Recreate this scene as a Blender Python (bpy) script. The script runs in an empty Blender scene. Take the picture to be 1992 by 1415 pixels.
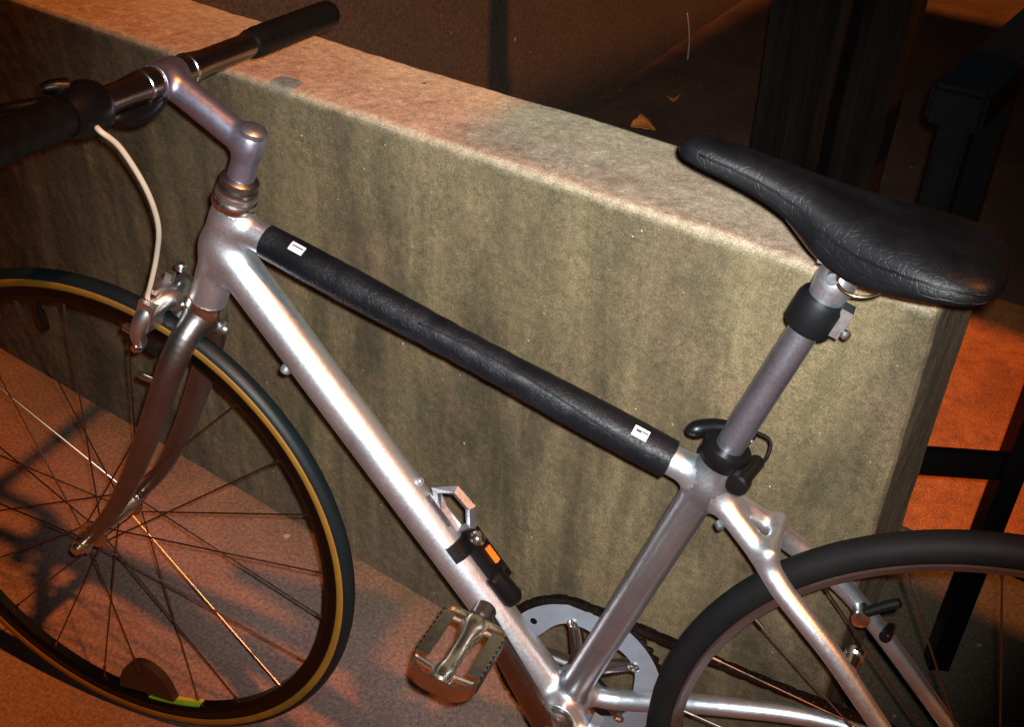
import bpy, bmesh, math, random
import numpy as np
from mathutils import Vector, Matrix, noise

random.seed(7); rng = np.random.default_rng(7)
scene = bpy.context.scene
col = scene.collection

# ---------------------------------------------------------------- camera
CAM = Vector((0.1621, -0.9101, 1.2898))
cR = Vector((0.81028862, 0.58518585, 0.03146226))
cU = Vector((-0.35719755, 0.45061323, 0.81814279))
cF = Vector((-0.46458827, 0.67417003, -0.57415373))
cam_d = bpy.data.cameras.new("camera"); cam_o = bpy.data.objects.new("camera", cam_d); col.objects.link(cam_o)
m = Matrix.Identity(4)
for i in range(3):
    m[i][0] = cR[i]; m[i][1] = cU[i]; m[i][2] = -cF[i]; m[i][3] = CAM[i]
cam_o.matrix_world = m
cam_d.sensor_fit = 'HORIZONTAL'; cam_d.sensor_width = 36.0; cam_d.lens = 2129.4 / 1992 * 36
cam_d.clip_start = 0.02; cam_d.clip_end = 500
scene.camera = cam_o

# ---------------------------------------------------------------- night sky
SUN_DIR = Vector((-0.60, 0.02, -0.80)).normalized()      # way the sodium light travels
w = bpy.data.worlds.new("World"); scene.world = w; w.use_nodes = True
nt = w.node_tree; bg = nt.nodes['Background']
sky = nt.nodes.new('ShaderNodeTexSky'); sky.sky_type = 'NISHITA'; sky.sun_disc = False
sky.sun_elevation = math.radians(12); sky.sun_rotation = math.radians(90)
nt.links.new(sky.outputs[0], bg.inputs[0]); bg.inputs[1].default_value = 0.006

# sodium street light: far enough away to act as a low orange sun
sl = bpy.data.lights.new("street_light", 'SUN'); sl.energy = 3.7; sl.color = (1.0, 0.30, 0.055); sl.angle = math.radians(1.6)
so = bpy.data.objects.new("street_light", sl); col.objects.link(so); so.location = (4, 0, 6)
so.rotation_euler = SUN_DIR.to_track_quat('-Z', 'Y').to_euler()
# the phone's flash, beside its lens
fl = bpy.data.lights.new("phone_flash", 'SPOT'); fl.energy = 185; fl.color = (0.97, 0.985, 1.0)
fl.spot_size = math.radians(60); fl.spot_blend = 1.0; fl.shadow_soft_size = 0.006
fo = bpy.data.objects.new("phone_flash", fl); col.objects.link(fo)
fo.location = CAM + cU * 0.012 + cR * 0.012
aim = (cF + cR * 0.02 + cU * 0.03).normalized()
fo.rotation_euler = aim.to_track_quat('-Z', 'Y').to_euler()

scene.view_settings.view_transform = 'Standard'; scene.view_settings.look = 'None'
scene.view_settings.exposure = 0.0; scene.view_settings.gamma = 1.0
scene.cycles.use_denoising = True

# ================================================================ helpers
def tag(o, label=None, cat=None, group=None, kind=None):
    if label: o['label'] = label
    if cat: o['category'] = cat
    if group: o['group'] = group
    if kind: o['kind'] = kind
    return o

def empty(name, parent=None):
    o = bpy.data.objects.new(name, None); col.objects.link(o); o.empty_display_size = 0.05
    if parent: o.parent = parent
    return o

def mesh_obj(name, V, F, mat, parent=None, smooth=True, normals=None, angle=None):
    me = bpy.data.meshes.new(name)
    me.from_pydata([tuple(float(c) for c in v) for v in V], [], [tuple(int(i) for i in f) for f in F])
    me.materials.append(mat)
    if smooth:
        me.polygons.foreach_set('use_smooth', [True] * len(me.polygons))
        if angle is not None: me.set_sharp_from_angle(angle=math.radians(angle))
    me.update()
    if normals is not None: me.normals_split_custom_set_from_vertices([tuple(n) for n in normals])
    o = bpy.data.objects.new(name, me); col.objects.link(o)
    if parent: o.parent = parent
    return o

def link_copy(src, parent):
    c = src.copy(); col.objects.link(c); c.parent = parent
    return c

class MB:
    def __init__(s): s.V = []; s.F = []
    def add(s, V, F):
        n = len(s.V); s.V += [np.array(v, float) for v in V]; s.F += [tuple(i + n for i in f) for f in F]; return s
    def obj(s, name, mat, parent=None, smooth=True, angle=40):
        return mesh_obj(name, s.V, s.F, mat, parent, smooth, None, angle)
    def tube(s, path, r, n=12, cap=True): s.add(*sweep(path, r, n, cap)); return s
    def box(s, c, sx, sy, sz, ax=None, ay=None, az=None):
        ax = np.array(ax if ax is not None else (1, 0, 0), float); ay = np.array(ay if ay is not None else (0, 1, 0), float)
        az = np.array(az if az is not None else (0, 0, 1), float); c = np.array(c, float)
        V = [c + ax * sx / 2 * i + ay * sy / 2 * j + az * sz / 2 * k for i in (-1, 1) for j in (-1, 1) for k in (-1, 1)]
        F = [(0, 1, 3, 2), (4, 6, 7, 5), (0, 4, 5, 1), (2, 3, 7, 6), (0, 2, 6, 4), (1, 5, 7, 3)]
        s.add(V, F); return s
    def lathe(s, c, axis, prof, n=24, up=None):
        """prof: (distance along axis, radius)"""
        c = np.array(c, float); a = np.array(axis, float); a /= np.linalg.norm(a)
        u = np.cross(a, (0.3, 0.9, 0.1) if up is None else up); u /= np.linalg.norm(u); v = np.cross(a, u)
        V = []; F = []
        for (t, r) in prof:
            for k in range(n):
                q = 2 * math.pi * k / n; V.append(c + a * t + (u * math.cos(q) + v * math.sin(q)) * r)
        for i in range(len(prof) - 1):
            for k in range(n):
                F.append((i * n + k, i * n + (k + 1) % n, (i + 1) * n + (k + 1) % n, (i + 1) * n + k))
        if prof[0][1] > 1e-6: F.append(tuple(range(n - 1, -1, -1)))
        if prof[-1][1] > 1e-6: F.append(tuple((len(prof) - 1) * n + k for k in range(n)))
        s.add(V, F); return s

def sweep(path, r, n=12, cap=True, closed=False, up=None):
    P = np.array(path, float); m_ = len(P)
    R = np.full(m_, r, float) if np.isscalar(r) else np.array(r, float)
    T = np.zeros_like(P)
    for i in range(m_):
        a = P[(i - 1) % m_] if (closed or i > 0) else P[i]; b = P[(i + 1) % m_] if (closed or i < m_ - 1) else P[i]
        T[i] = (b - a) / (np.linalg.norm(b - a) + 1e-12)
    u = np.cross(T[0], up if up is not None else ((0.2, 0.1, 1) if abs(T[0][2]) < .9 else (1, 0.1, 0))); u /= np.linalg.norm(u)
    V = []; F = []
    for i in range(m_):
        u = u - T[i] * (u @ T[i]); u /= np.linalg.norm(u); v = np.cross(T[i], u)
        for k in range(n):
            q = 2 * math.pi * k / n; V.append(P[i] + (u * math.cos(q) + v * math.sin(q)) * R[i])
    for i in range(m_ if closed else m_ - 1):
        j = (i + 1) % m_
        for k in range(n): F.append((i * n + k, i * n + (k + 1) % n, j * n + (k + 1) % n, j * n + k))
    if cap and not closed:
        F.append(tuple(range(n - 1, -1, -1))); F.append(tuple((m_ - 1) * n + k for k in range(n)))
    return V, F

def spline(pts, n=8):
    P = np.array(pts, float); out = []
    for i in range(len(P) - 1):
        p0 = P[max(i - 1, 0)]; p1 = P[i]; p2 = P[i + 1]; p3 = P[min(i + 2, len(P) - 1)]
        for k in range(n):
            t = k / n
            out.append(.5 * ((2 * p1) + (-p0 + p2) * t + (2 * p0 - 5 * p1 + 4 * p2 - p3) * t * t + (-p0 + 3 * p1 - 3 * p2 + p3) * t ** 3))
    out.append(P[-1]); return np.array(out)

# ---- smooth welded metal: union of round tubes with filleted joints, split back into its tubes
def seg_sdf(Q, A, B, ra, rb):
    ab = B - A; t = np.clip(((Q - A) @ ab) / (ab @ ab), 0, 1)
    return np.linalg.norm(Q - (A + t[:, None] * ab), axis=1) - (ra + (rb - ra) * t)
def cyl_sdf(Q, A, B, r):                                    # flat-ended cylinder
    d = B - A; L = np.linalg.norm(d); d = d / L; x = (Q - A) @ d
    rad = np.linalg.norm(Q - A - x[:, None] * d, axis=1) - r; e = np.abs(x - L / 2) - L / 2
    return np.minimum(np.maximum(rad, e), 0) + np.sqrt(np.maximum(rad, 0) ** 2 + np.maximum(e, 0) ** 2)
def grp_sdf(Q, g):
    if g[0] == 'cyl': return cyl_sdf(Q, np.array(g[1]), np.array(g[2]), g[3])
    P = np.array(g[1], float); R = np.array(g[2], float) if not np.isscalar(g[2]) else np.full(len(P), g[2])
    d = None
    for i in range(len(P) - 1):
        e = seg_sdf(Q, P[i], P[i + 1], R[i], R[i + 1]); d = e if d is None else np.minimum(d, e)
    return d
def welded(groups, k, voxel):
    """groups: list of (name, primitive). Returns list of (name, verts, faces, normals)."""
    mb = MB()
    for nme, g in groups:
        if g[0] == 'cyl': mb.tube([g[1], (np.array(g[1]) + np.array(g[2])) / 2, g[2]], g[3], 24)
        else:
            P = np.array(g[1], float); R = np.array(g[2], float) if not np.isscalar(g[2]) else np.full(len(P), g[2])
            mb.tube(P, R, 20)
    me = bpy.data.meshes.new("tmp"); me.from_pydata([tuple(v) for v in mb.V], [], mb.F)
    bm = bmesh.new(); bm.from_mesh(me); bmesh.ops.recalc_face_normals(bm, faces=bm.faces); bm.to_mesh(me); bm.free()
    ob = bpy.data.objects.new("tmp", me); col.objects.link(ob)
    md = ob.modifiers.new("r", 'REMESH'); md.mode = 'VOXEL'; md.voxel_size = voxel
    sm = ob.modifiers.new("s", 'SMOOTH'); sm.factor = .5; sm.iterations = 4
    dg = bpy.context.evaluated_depsgraph_get(); ev = ob.evaluated_get(dg); em = ev.to_mesh()
    V = np.zeros(len(em.vertices) * 3, np.float32); em.vertices.foreach_get('co', V); V = V.reshape(-1, 3).astype(float)
    F = [tuple(p.vertices) for p in em.polygons]
    ev.to_mesh_clear(); bpy.data.objects.remove(ob); bpy.data.meshes.remove(me)
    def sd(Q):
        d = None
        for _, g in groups:
            e = grp_sdf(Q, g)
            if d is None: d = e
            else:
                h = np.clip(.5 + .5 * (d - e) / k, 0, 1); d = d * (1 - h) + e * h - k * h * (1 - h)
        return d
    def grad(Q):
        G = np.zeros_like(Q); e = 2e-4
        for a in range(3):
            D = np.zeros(3); D[a] = e; G[:, a] = (sd(Q + D) - sd(Q - D)) / (2 * e)
        return G
    for _ in range(3):
        G = grad(V); n2 = np.maximum((G * G).sum(1), .2); V = V - G * np.clip(sd(V) / n2, -.006, .006)[:, None]
    G = grad(V); N = G / np.maximum(np.linalg.norm(G, axis=1), 1e-6)[:, None]
    Fc = np.array([V[list(f)].mean(0) for f in F])
    own = np.argmin(np.stack([grp_sdf(Fc, g) for _, g in groups]), 0)
    out = []
    for gi, (nme, _) in enumerate(groups):
        ids = [f for f, o_ in zip(F, own) if o_ == gi]
        if not ids: continue
        used = sorted({i for f in ids for i in f}); mp = {v: i for i, v in enumerate(used)}
        out.append((nme, V[used], [tuple(mp[i] for i in f) for f in ids], N[used]))
    return out

# ================================================================ materials
def mat(name):
    mt = bpy.data.materials.new(name); mt.use_nodes = True
    return mt, mt.node_tree, mt.node_tree.nodes['Principled BSDF']
def N(nt_, t, **kw):
    n = nt_.nodes.new(t)
    for k_, v in kw.items():
        if k_.startswith('i_'): n.inputs[k_[2:].replace('_', ' ')].default_value = v
        else: setattr(n, k_, v)
    return n
def noise_tex(nt_, scale, detail=6, rough=.6, vec=None, dist=0):
    n = N(nt_, 'ShaderNodeTexNoise'); n.inputs['Scale'].default_value = scale; n.inputs['Detail'].default_value = detail
    n.inputs['Roughness'].default_value = rough; n.inputs['Distortion'].default_value = dist
    if vec is not None: nt_.links.new(vec, n.inputs['Vector'])
    return n
def ramp(nt_, src, stops):
    r = N(nt_, 'ShaderNodeValToRGB'); e = r.color_ramp.elements
    while len(e) < len(stops): e.new(.5)
    for el, (p, c) in zip(e, stops):
        el.position = p; el.color = (c, c, c, 1) if np.isscalar(c) else (*c, 1)
    nt_.links.new(src, r.inputs[0]); return r.outputs[0]
def mix(nt_, fac, a, b, mode='MIX'):
    x = N(nt_, 'ShaderNodeMix', data_type='RGBA', blend_type=mode)
    for sock, v in ((0, fac), (6, a), (7, b)):
        if hasattr(v, 'links') or hasattr(v, 'is_linked'): nt_.links.new(v, x.inputs[sock])
        elif sock == 0: x.inputs[0].default_value = v
        else: x.inputs[sock].default_value = (*v, 1)
    return x.outputs[2]
def mth(nt_, op, a, b=0.0, clamp=False):
    x = N(nt_, 'ShaderNodeMath', operation=op, use_clamp=clamp)
    for i, v in enumerate((a, b)):
        if hasattr(v, 'is_linked'): nt_.links.new(v, x.inputs[i])
        else: x.inputs[i].default_value = v
    return x.outputs[0]
def bump(nt_, bs, h, strength=.3, dist=.002):
    b = N(nt_, 'ShaderNodeBump'); b.inputs['Strength'].default_value = strength; b.inputs['Distance'].default_value = dist
    nt_.links.new(h, b.inputs['Height']); nt_.links.new(b.outputs[0], bs.inputs['Normal'])
def objco(nt_): return N(nt_, 'ShaderNodeTexCoord').outputs['Object']
def scaled(nt_, vec, s):
    mp = N(nt_, 'ShaderNodeMapping'); mp.inputs['Scale'].default_value = s; nt_.links.new(vec, mp.inputs['Vector']); return mp.outputs[0]

def metal(name, colr, rough, rv=.08, ns=140, bmp=.05, dirt=None, metallic=1.0):
    mt, t, b = mat(name); co = objco(t)
    n1 = noise_tex(t, ns, 5, .65, co); n2 = noise_tex(t, 18, 4, .6, co)
    c = mix(t, ramp(t, n2.outputs[0], [(.35, 0), (.7, 1)]), tuple(x * .80 for x in colr), colr)
    if dirt: c = mix(t, ramp(t, noise_tex(t, 34, 6, .7, co).outputs[0], [(.55, 0), (.72, .65)]), c, dirt)
    t.links.new(c, b.inputs['Base Color']); b.inputs['Metallic'].default_value = metallic
    r = mth(t, 'ADD', mth(t, 'MULTIPLY', n1.outputs[0], rv * 2), rough - rv)
    t.links.new(r, b.inputs['Roughness'])
    bump(t, b, n1.outputs[0], bmp, .0006); return mt
ALU = metal('brushed_aluminium', (.60, .66, .71), .39, .12, 300, .22, (.36, .38, .40), .945)
ALU_D = metal('dull_grey_aluminium', (.36, .39, .43), .38, .10, 320, .24, (.20, .21, .23), .95)
STEMM = metal('violet_grey_stem_metal', (.36, .38, .50), .36, .08, 220, .14, (.14, .14, .18), .94)
POSTM = metal('scuffed_seat_post_metal', (.36, .39, .46), .36, .10, 320, .30, (.17, .18, .21), .95)
FORKM = metal('smoked_chrome', (.26, .255, .25), .36, .06, 90, .04)
CHROME = metal('chrome', (.68, .68, .66), .22, .05, 80, .03)
BARM = metal('tarnished_chrome_bar', (.30, .22, .18), .27, .05, 90, .04)
BRAKEM = metal('brake_alloy', (.62, .64, .64), .36, .08, 160, .08, (.3, .3, .3))
RINGM = metal('satin_chainring_alloy', (.26, .285, .33), .50, .08, 240, .08, (.18, .18, .18), .45)
SPOKEM = metal('dark_spoke_steel', (.20, .15, .12), .34, .05, 200, .02)
DARKST = metal('dark_chain_steel', (.055, .045, .038), .42, .10, 300, .1)
PEDALM = metal('yellowed_pedal_chrome', (.70, .67, .58), .26, .06, 120, .06, (.25, .22, .15))
CRANKM = metal('dim_crank_alloy', (.30, .26, .25), .30, .08, 140, .06)

def plastic(name, colr, rough, ns=300, bmp=.2, spec=.3, dist=.0006, mott=.35):
    mt, t, b = mat(name); co = objco(t); n = noise_tex(t, ns, 4, .7, co)
    c = mix(t, noise_tex(t, 40, 5, .6, co).outputs[0], tuple(x * (1 - mott) for x in colr), tuple(x * (1 + mott) for x in colr))
    t.links.new(c, b.inputs['Base Color']); b.inputs['Roughness'].default_value = rough
    b.inputs['Specular IOR Level'].default_value = spec; bump(t, b, n.outputs[0], bmp, dist); return mt
BLACK = plastic('black_plastic', (.0030, .0030, .0034), .34, 300, .2, .2)
RUBBER = plastic('black_rubber', (.0035, .0037, .0042), .50, 500, .3, .15)
GRIPM = plastic('black_grip_rubber', (.0030, .0033, .0030), .50, 420, .4, .14)
TREADM = plastic('bluish_black_tread', (.0040, .0075, .0085), .46, 420, .35, .18)
TYREB = plastic('worn_black_tyre', (.0060, .0060, .0063), .60, 380, .5, .10)
OCHRE = plastic('ochre_tyre_sidewall', (.150, .078, .008), .62, 500, .2, .3)
RIMB = metal('dark_anodised_rim', (.045, .043, .045), .34, .06, 120, .05)
RIMG = metal('grey_rim', (.28, .28, .285), .40, .07, 120, .06)
CABLEM = plastic('cream_cable_housing', (.42, .37, .28), .45, 200, .05, .4, .0004, .12)
WHITEL = plastic('white_label', (.42, .42, .44), .5, 200, .05, .4, .0003, .05)
LABELK = plastic('label_print', (.03, .03, .032), .6)
ORANGEP = plastic('orange_reflector_plastic', (.50, .12, .012), .25, 200, .05)
BRASSM = metal('yellow_brass', (.48, .40, .22), .3)
LIMEST = plastic('lime_sticker', (.10, .34, .02), .45, 100, .02, .4, .0002, .6)
LIMEY = plastic('yellow_sticker', (.42, .40, .03), .45, 100, .02)
AMBER = plastic('dark_amber_reflector', (.022, .012, .007), .28, 200, .3, .5)

def leather(name, colr, rough, scale, strength):
    mt, t, b = mat(name); co = objco(t)
    v = N(t, 'ShaderNodeTexVoronoi', feature='DISTANCE_TO_EDGE'); v.inputs['Scale'].default_value = scale
    wv = noise_tex(t, scale * .35, 3, .5, co)
    addv = N(t, 'ShaderNodeVectorMath', operation='MULTIPLY_ADD'); t.links.new(wv.outputs[1], addv.inputs[0])
    addv.inputs[1].default_value = (.05, .05, .05); t.links.new(co, addv.inputs[2]); t.links.new(addv.outputs[0], v.inputs['Vector'])
    cr = ramp(t, v.outputs['Distance'], [(0, 0), (.07, 1)])
    n = noise_tex(t, 500, 4, .7, co); n2 = noise_tex(t, 24, 5, .65, co)
    h = mth(t, 'ADD', mth(t, 'MULTIPLY', cr, ramp(t, n2.outputs[0], [(.4, .15), (.65, 1)])), mth(t, 'MULTIPLY', n.outputs[0], .35))
    c = mix(t, ramp(t, n2.outputs[0], [(.4, 0), (.75, 1)]), colr, tuple(x * 2.1 for x in colr))
    t.links.new(c, b.inputs['Base Color'])
    t.links.new(mth(t, 'ADD', rough - .10, mth(t, 'MULTIPLY', n2.outputs[0], .22)), b.inputs['Roughness'])
    b.inputs['Specular IOR Level'].default_value = .15; bump(t, b, h, strength, .0008); return mt
LEATHER = leather('black_saddle_leather', (.0018, .0021, .0026), .42, 105, .26)
PADM = leather('black_cracked_pad_vinyl', (.0022, .0027, .0036), .44, 150, .38)

def concrete():
    mt, t, b = mat('weathered_concrete'); co = objco(t)
    geo = N(t, 'ShaderNodeNewGeometry'); sep = N(t, 'ShaderNodeSeparateXYZ'); t.links.new(geo.outputs['True Normal'], sep.inputs[0])
    pos = N(t, 'ShaderNodeSeparateXYZ'); t.links.new(co, pos.inputs[0])
    streak = noise_tex(t, 9, 7, .62, scaled(t, co, (1, 1, .22)), .4)
    patch = noise_tex(t, 5.5, 8, .68, co, .3); fine = noise_tex(t, 85, 9, .82, co); mid = noise_tex(t, 38, 8, .75, co)
    gritn = noise_tex(t, 620, 2, .8, co)
    face = mix(t, ramp(t, streak.outputs[0], [(.38, 0), (.60, 1)]), (.050, .040, .021), (.140, .107, .056))
    drip = noise_tex(t, 26, 6, .6, scaled(t, co, (1, 1, .10)), .3)
    face = mix(t, ramp(t, drip.outputs[0], [(.52, 0), (.70, .6)]), face, (.050, .040, .022))
    face = mix(t, ramp(t, patch.outputs[0], [(.50, 0), (.72, .75)]), face, (.130, .083, .048))
    green = noise_tex(t, 7, 6, .65, scaled(t, co, (1.3, 1, .5)), .5)
    face = mix(t, ramp(t, green.outputs[0], [(.56, 0), (.74, .7)]), face, (.040, .043, .018))
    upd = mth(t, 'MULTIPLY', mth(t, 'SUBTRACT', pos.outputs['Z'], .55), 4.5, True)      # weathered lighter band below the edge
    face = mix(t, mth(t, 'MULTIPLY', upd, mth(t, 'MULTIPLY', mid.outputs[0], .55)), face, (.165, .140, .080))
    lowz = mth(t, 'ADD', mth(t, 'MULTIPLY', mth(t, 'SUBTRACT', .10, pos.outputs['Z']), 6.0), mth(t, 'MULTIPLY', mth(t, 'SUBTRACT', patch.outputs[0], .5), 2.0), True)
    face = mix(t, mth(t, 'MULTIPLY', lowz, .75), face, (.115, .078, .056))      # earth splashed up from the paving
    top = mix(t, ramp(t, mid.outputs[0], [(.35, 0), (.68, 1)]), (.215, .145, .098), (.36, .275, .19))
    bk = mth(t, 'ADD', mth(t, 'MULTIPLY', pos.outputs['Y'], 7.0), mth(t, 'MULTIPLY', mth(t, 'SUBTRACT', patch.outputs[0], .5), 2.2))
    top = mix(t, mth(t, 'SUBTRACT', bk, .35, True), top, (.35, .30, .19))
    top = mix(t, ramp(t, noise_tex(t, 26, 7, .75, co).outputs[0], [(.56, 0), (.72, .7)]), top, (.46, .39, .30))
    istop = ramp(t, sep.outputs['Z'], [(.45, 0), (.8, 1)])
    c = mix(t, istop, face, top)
    # worn pale arris along the front edge
    dy = mth(t, 'ABSOLUTE', pos.outputs['Y']); dz = mth(t, 'ABSOLUTE', mth(t, 'SUBTRACT', pos.outputs['Z'], .777))
    ed = mth(t, 'SUBTRACT', 1.0, mth(t, 'DIVIDE', mth(t, 'ADD', dy, dz), mth(t, 'ADD', .001, mth(t, 'MULTIPLY', mid.outputs[0], .026))), True)
    c = mix(t, mth(t, 'MULTIPLY', ed, .8, True), c, (.31, .285, .20))
    # grit: dark and pale grains
    c = mix(t, .9, c, ramp(t, fine.outputs[0], [(.30, .50), (.50, 1.0), (.70, 1.5)]), 'MULTIPLY')
    c = mix(t, .8, c, ramp(t, gritn.outputs[0], [(.29, .40), (.50, 1.0), (.71, 1.7)]), 'MULTIPLY')
    v = N(t, 'ShaderNodeTexVoronoi'); v.inputs['Scale'].default_value = 105
    wob = N(t, 'ShaderNodeVectorMath', operation='MULTIPLY_ADD'); t.links.new(noise_tex(t, 260, 3, .7, co).outputs[1], wob.inputs[0]); wob.inputs[1].default_value = (.006, .006, .006); t.links.new(co, wob.inputs[2]); t.links.new(wob.outputs[0], v.inputs['Vector'])
    sc = N(t, 'ShaderNodeSeparateColor'); t.links.new(v.outputs['Color'], sc.inputs[0])
    spot = mth(t, 'MULTIPLY', mth(t, 'LESS_THAN', v.outputs['Distance'], mth(t, 'MULTIPLY', sc.outputs[1], .30)), mth(t, 'GREATER_THAN', sc.outputs[0], .955))
    c = mix(t, mth(t, 'MULTIPLY', spot, .8), c, (.50, .45, .33))
    hs = N(t, 'ShaderNodeTexVoronoi'); hs.inputs['Scale'].default_value = 34; t.links.new(co, hs.inputs['Vector'])
    sc2 = N(t, 'ShaderNodeSeparateColor'); t.links.new(hs.outputs['Color'], sc2.inputs[0])
    hole = mth(t, 'MULTIPLY', mth(t, 'LESS_THAN', hs.outputs['Distance'], .11), mth(t, 'GREATER_THAN', sc2.outputs[0], .975))
    c = mix(t, hole, c, (.05, .045, .03))
    t.links.new(c, b.inputs['Base Color']); b.inputs['Roughness'].default_value = .93; b.inputs['Specular IOR Level'].default_value = .25
    h = mth(t, 'ADD', mth(t, 'MULTIPLY', fine.outputs[0], .6), mth(t, 'ADD', mth(t, 'MULTIPLY', gritn.outputs[0], .35), mid.outputs[0]))
    bump(t, b, h, .22, .0025); return mt
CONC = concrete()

def rough_ground(name, a, b_, c_, s=1.0, bstr=.3, dirt=False):
    mt, t, b = mat(name); co = objco(t)
    n1 = noise_tex(t, 2.2 * s, 8, .65, co, .4); n2 = noise_tex(t, 15 * s, 7, .7, co); n3 = noise_tex(t, 160 * s, 5, .75, co); n4 = noise_tex(t, 620, 2, .8, co)
    c = mix(t, ramp(t, n1.outputs[0], [(.35, 0), (.65, 1)]), a, b_)
    c = mix(t, ramp(t, n2.outputs[0], [(.45, 0), (.75, .8)]), c, c_)
    if dirt:      # mossy grime along the wall foot, widened to paint in shade
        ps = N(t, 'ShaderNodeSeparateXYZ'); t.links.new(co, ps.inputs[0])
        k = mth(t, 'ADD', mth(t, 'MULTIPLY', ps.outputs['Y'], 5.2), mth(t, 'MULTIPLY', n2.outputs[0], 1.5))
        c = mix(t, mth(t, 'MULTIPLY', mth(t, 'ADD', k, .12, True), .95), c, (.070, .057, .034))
    c = mix(t, .85, c, ramp(t, n3.outputs[0], [(.32, .45), (.5, 1), (.68, 1.6)]), 'MULTIPLY')
    c = mix(t, .75, c, ramp(t, n4.outputs[0], [(.31, .38), (.5, 1), (.69, 1.8)]), 'MULTIPLY')
    v = N(t, 'ShaderNodeTexVoronoi'); v.inputs['Scale'].default_value = 34; t.links.new(co, v.inputs['Vector'])
    sc = N(t, 'ShaderNodeSeparateColor'); t.links.new(v.outputs['Color'], sc.inputs[0])
    spot = mth(t, 'MULTIPLY', mth(t, 'LESS_THAN', v.outputs['Distance'], mth(t, 'MULTIPLY', sc.outputs[1], .2)), mth(t, 'GREATER_THAN', sc.outputs[0], .96))
    c = mix(t, mth(t, 'MULTIPLY', spot, .5), c, (.40, .31, .24))
    t.links.new(c, b.inputs['Base Color']); b.inputs['Roughness'].default_value = .88; b.inputs['Specular IOR Level'].default_value = .3
    bump(t, b, mth(t, 'ADD', n3.outputs[0], mth(t, 'MULTIPLY', n2.outputs[0], .8)), bstr, .003); return mt
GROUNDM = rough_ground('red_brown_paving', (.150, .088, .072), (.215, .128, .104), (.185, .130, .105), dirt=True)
RENDERM = rough_ground('brown_wall_render', (.042, .033, .023), (.053, .041, .028), (.037, .031, .022), .7, .2)
LAMPLITM = rough_ground('painted_lamplight_floor', (.24, .078, .022), (.40, .140, .036), (.15, .055, .025), 2.2, .3)  # orange lamplight on the ground, put into the colour of this sheet
SOILM = rough_ground('dark_soil', (.060, .034, .021), (.110, .056, .032), (.045, .028, .019), 2.0, .6)
BRICKM = rough_ground('plain_brickwork', (.22, .12, .08), (.26, .15, .1), (.2, .12, .09))
#MORTAR = rough_ground('grey_green_mortar', (.10, .105, .075), (.14, .145, .11), (.12, .125, .09), 3)
BLACKP = plastic('black_gloss_paint', (.0022, .0022, .0025), .30, 120, .12, .22, .0015)
def timber():
    mt, t, b = mat('tarred_black_timber'); co = objco(t)
    g = noise_tex(t, 30, 7, .7, scaled(t, co, (1, 1, .05)), .6)
    c = mix(t, ramp(t, g.outputs[0], [(.45, 0), (.75, 1)]), (.0014, .0012, .0010), (.010, .007, .004))
    t.links.new(c, b.inputs['Base Color']); b.inputs['Roughness'].default_value = .8; b.inputs['Specular IOR Level'].default_value = .15
    bump(t, b, g.outputs[0], .8, .006); return mt
TIMBER = timber()
LEAFM = plastic('dry_lamplit_leaf', (.62, .20, .035), .7, 120, .4, .3, .001, .5)  # dry leaf with the lamp's orange painted into its colour
STEMDRY = plastic('dry_straw', (.34, .25, .14), .8)

# ================================================================ the setting
def grid_sheet(name, x0, x1, y0, y1, z, nx, ny, mt):
    V = [(x0 + (x1 - x0) * i / nx, y0 + (y1 - y0) * j / ny, z) for j in range(ny + 1) for i in range(nx + 1)]
    F = [(j * (nx + 1) + i, j * (nx + 1) + i + 1, (j + 1) * (nx + 1) + i + 1, (j + 1) * (nx + 1) + i) for j in range(ny) for i in range(nx)]
    return mesh_obj(name, V, F, mt)
g_ = grid_sheet('ground', -60, 60, -60, 60, 0, 8, 8, GROUNDM); tag(g_, 'red brown paving under the bicycle and round the wall', kind='structure')

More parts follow.
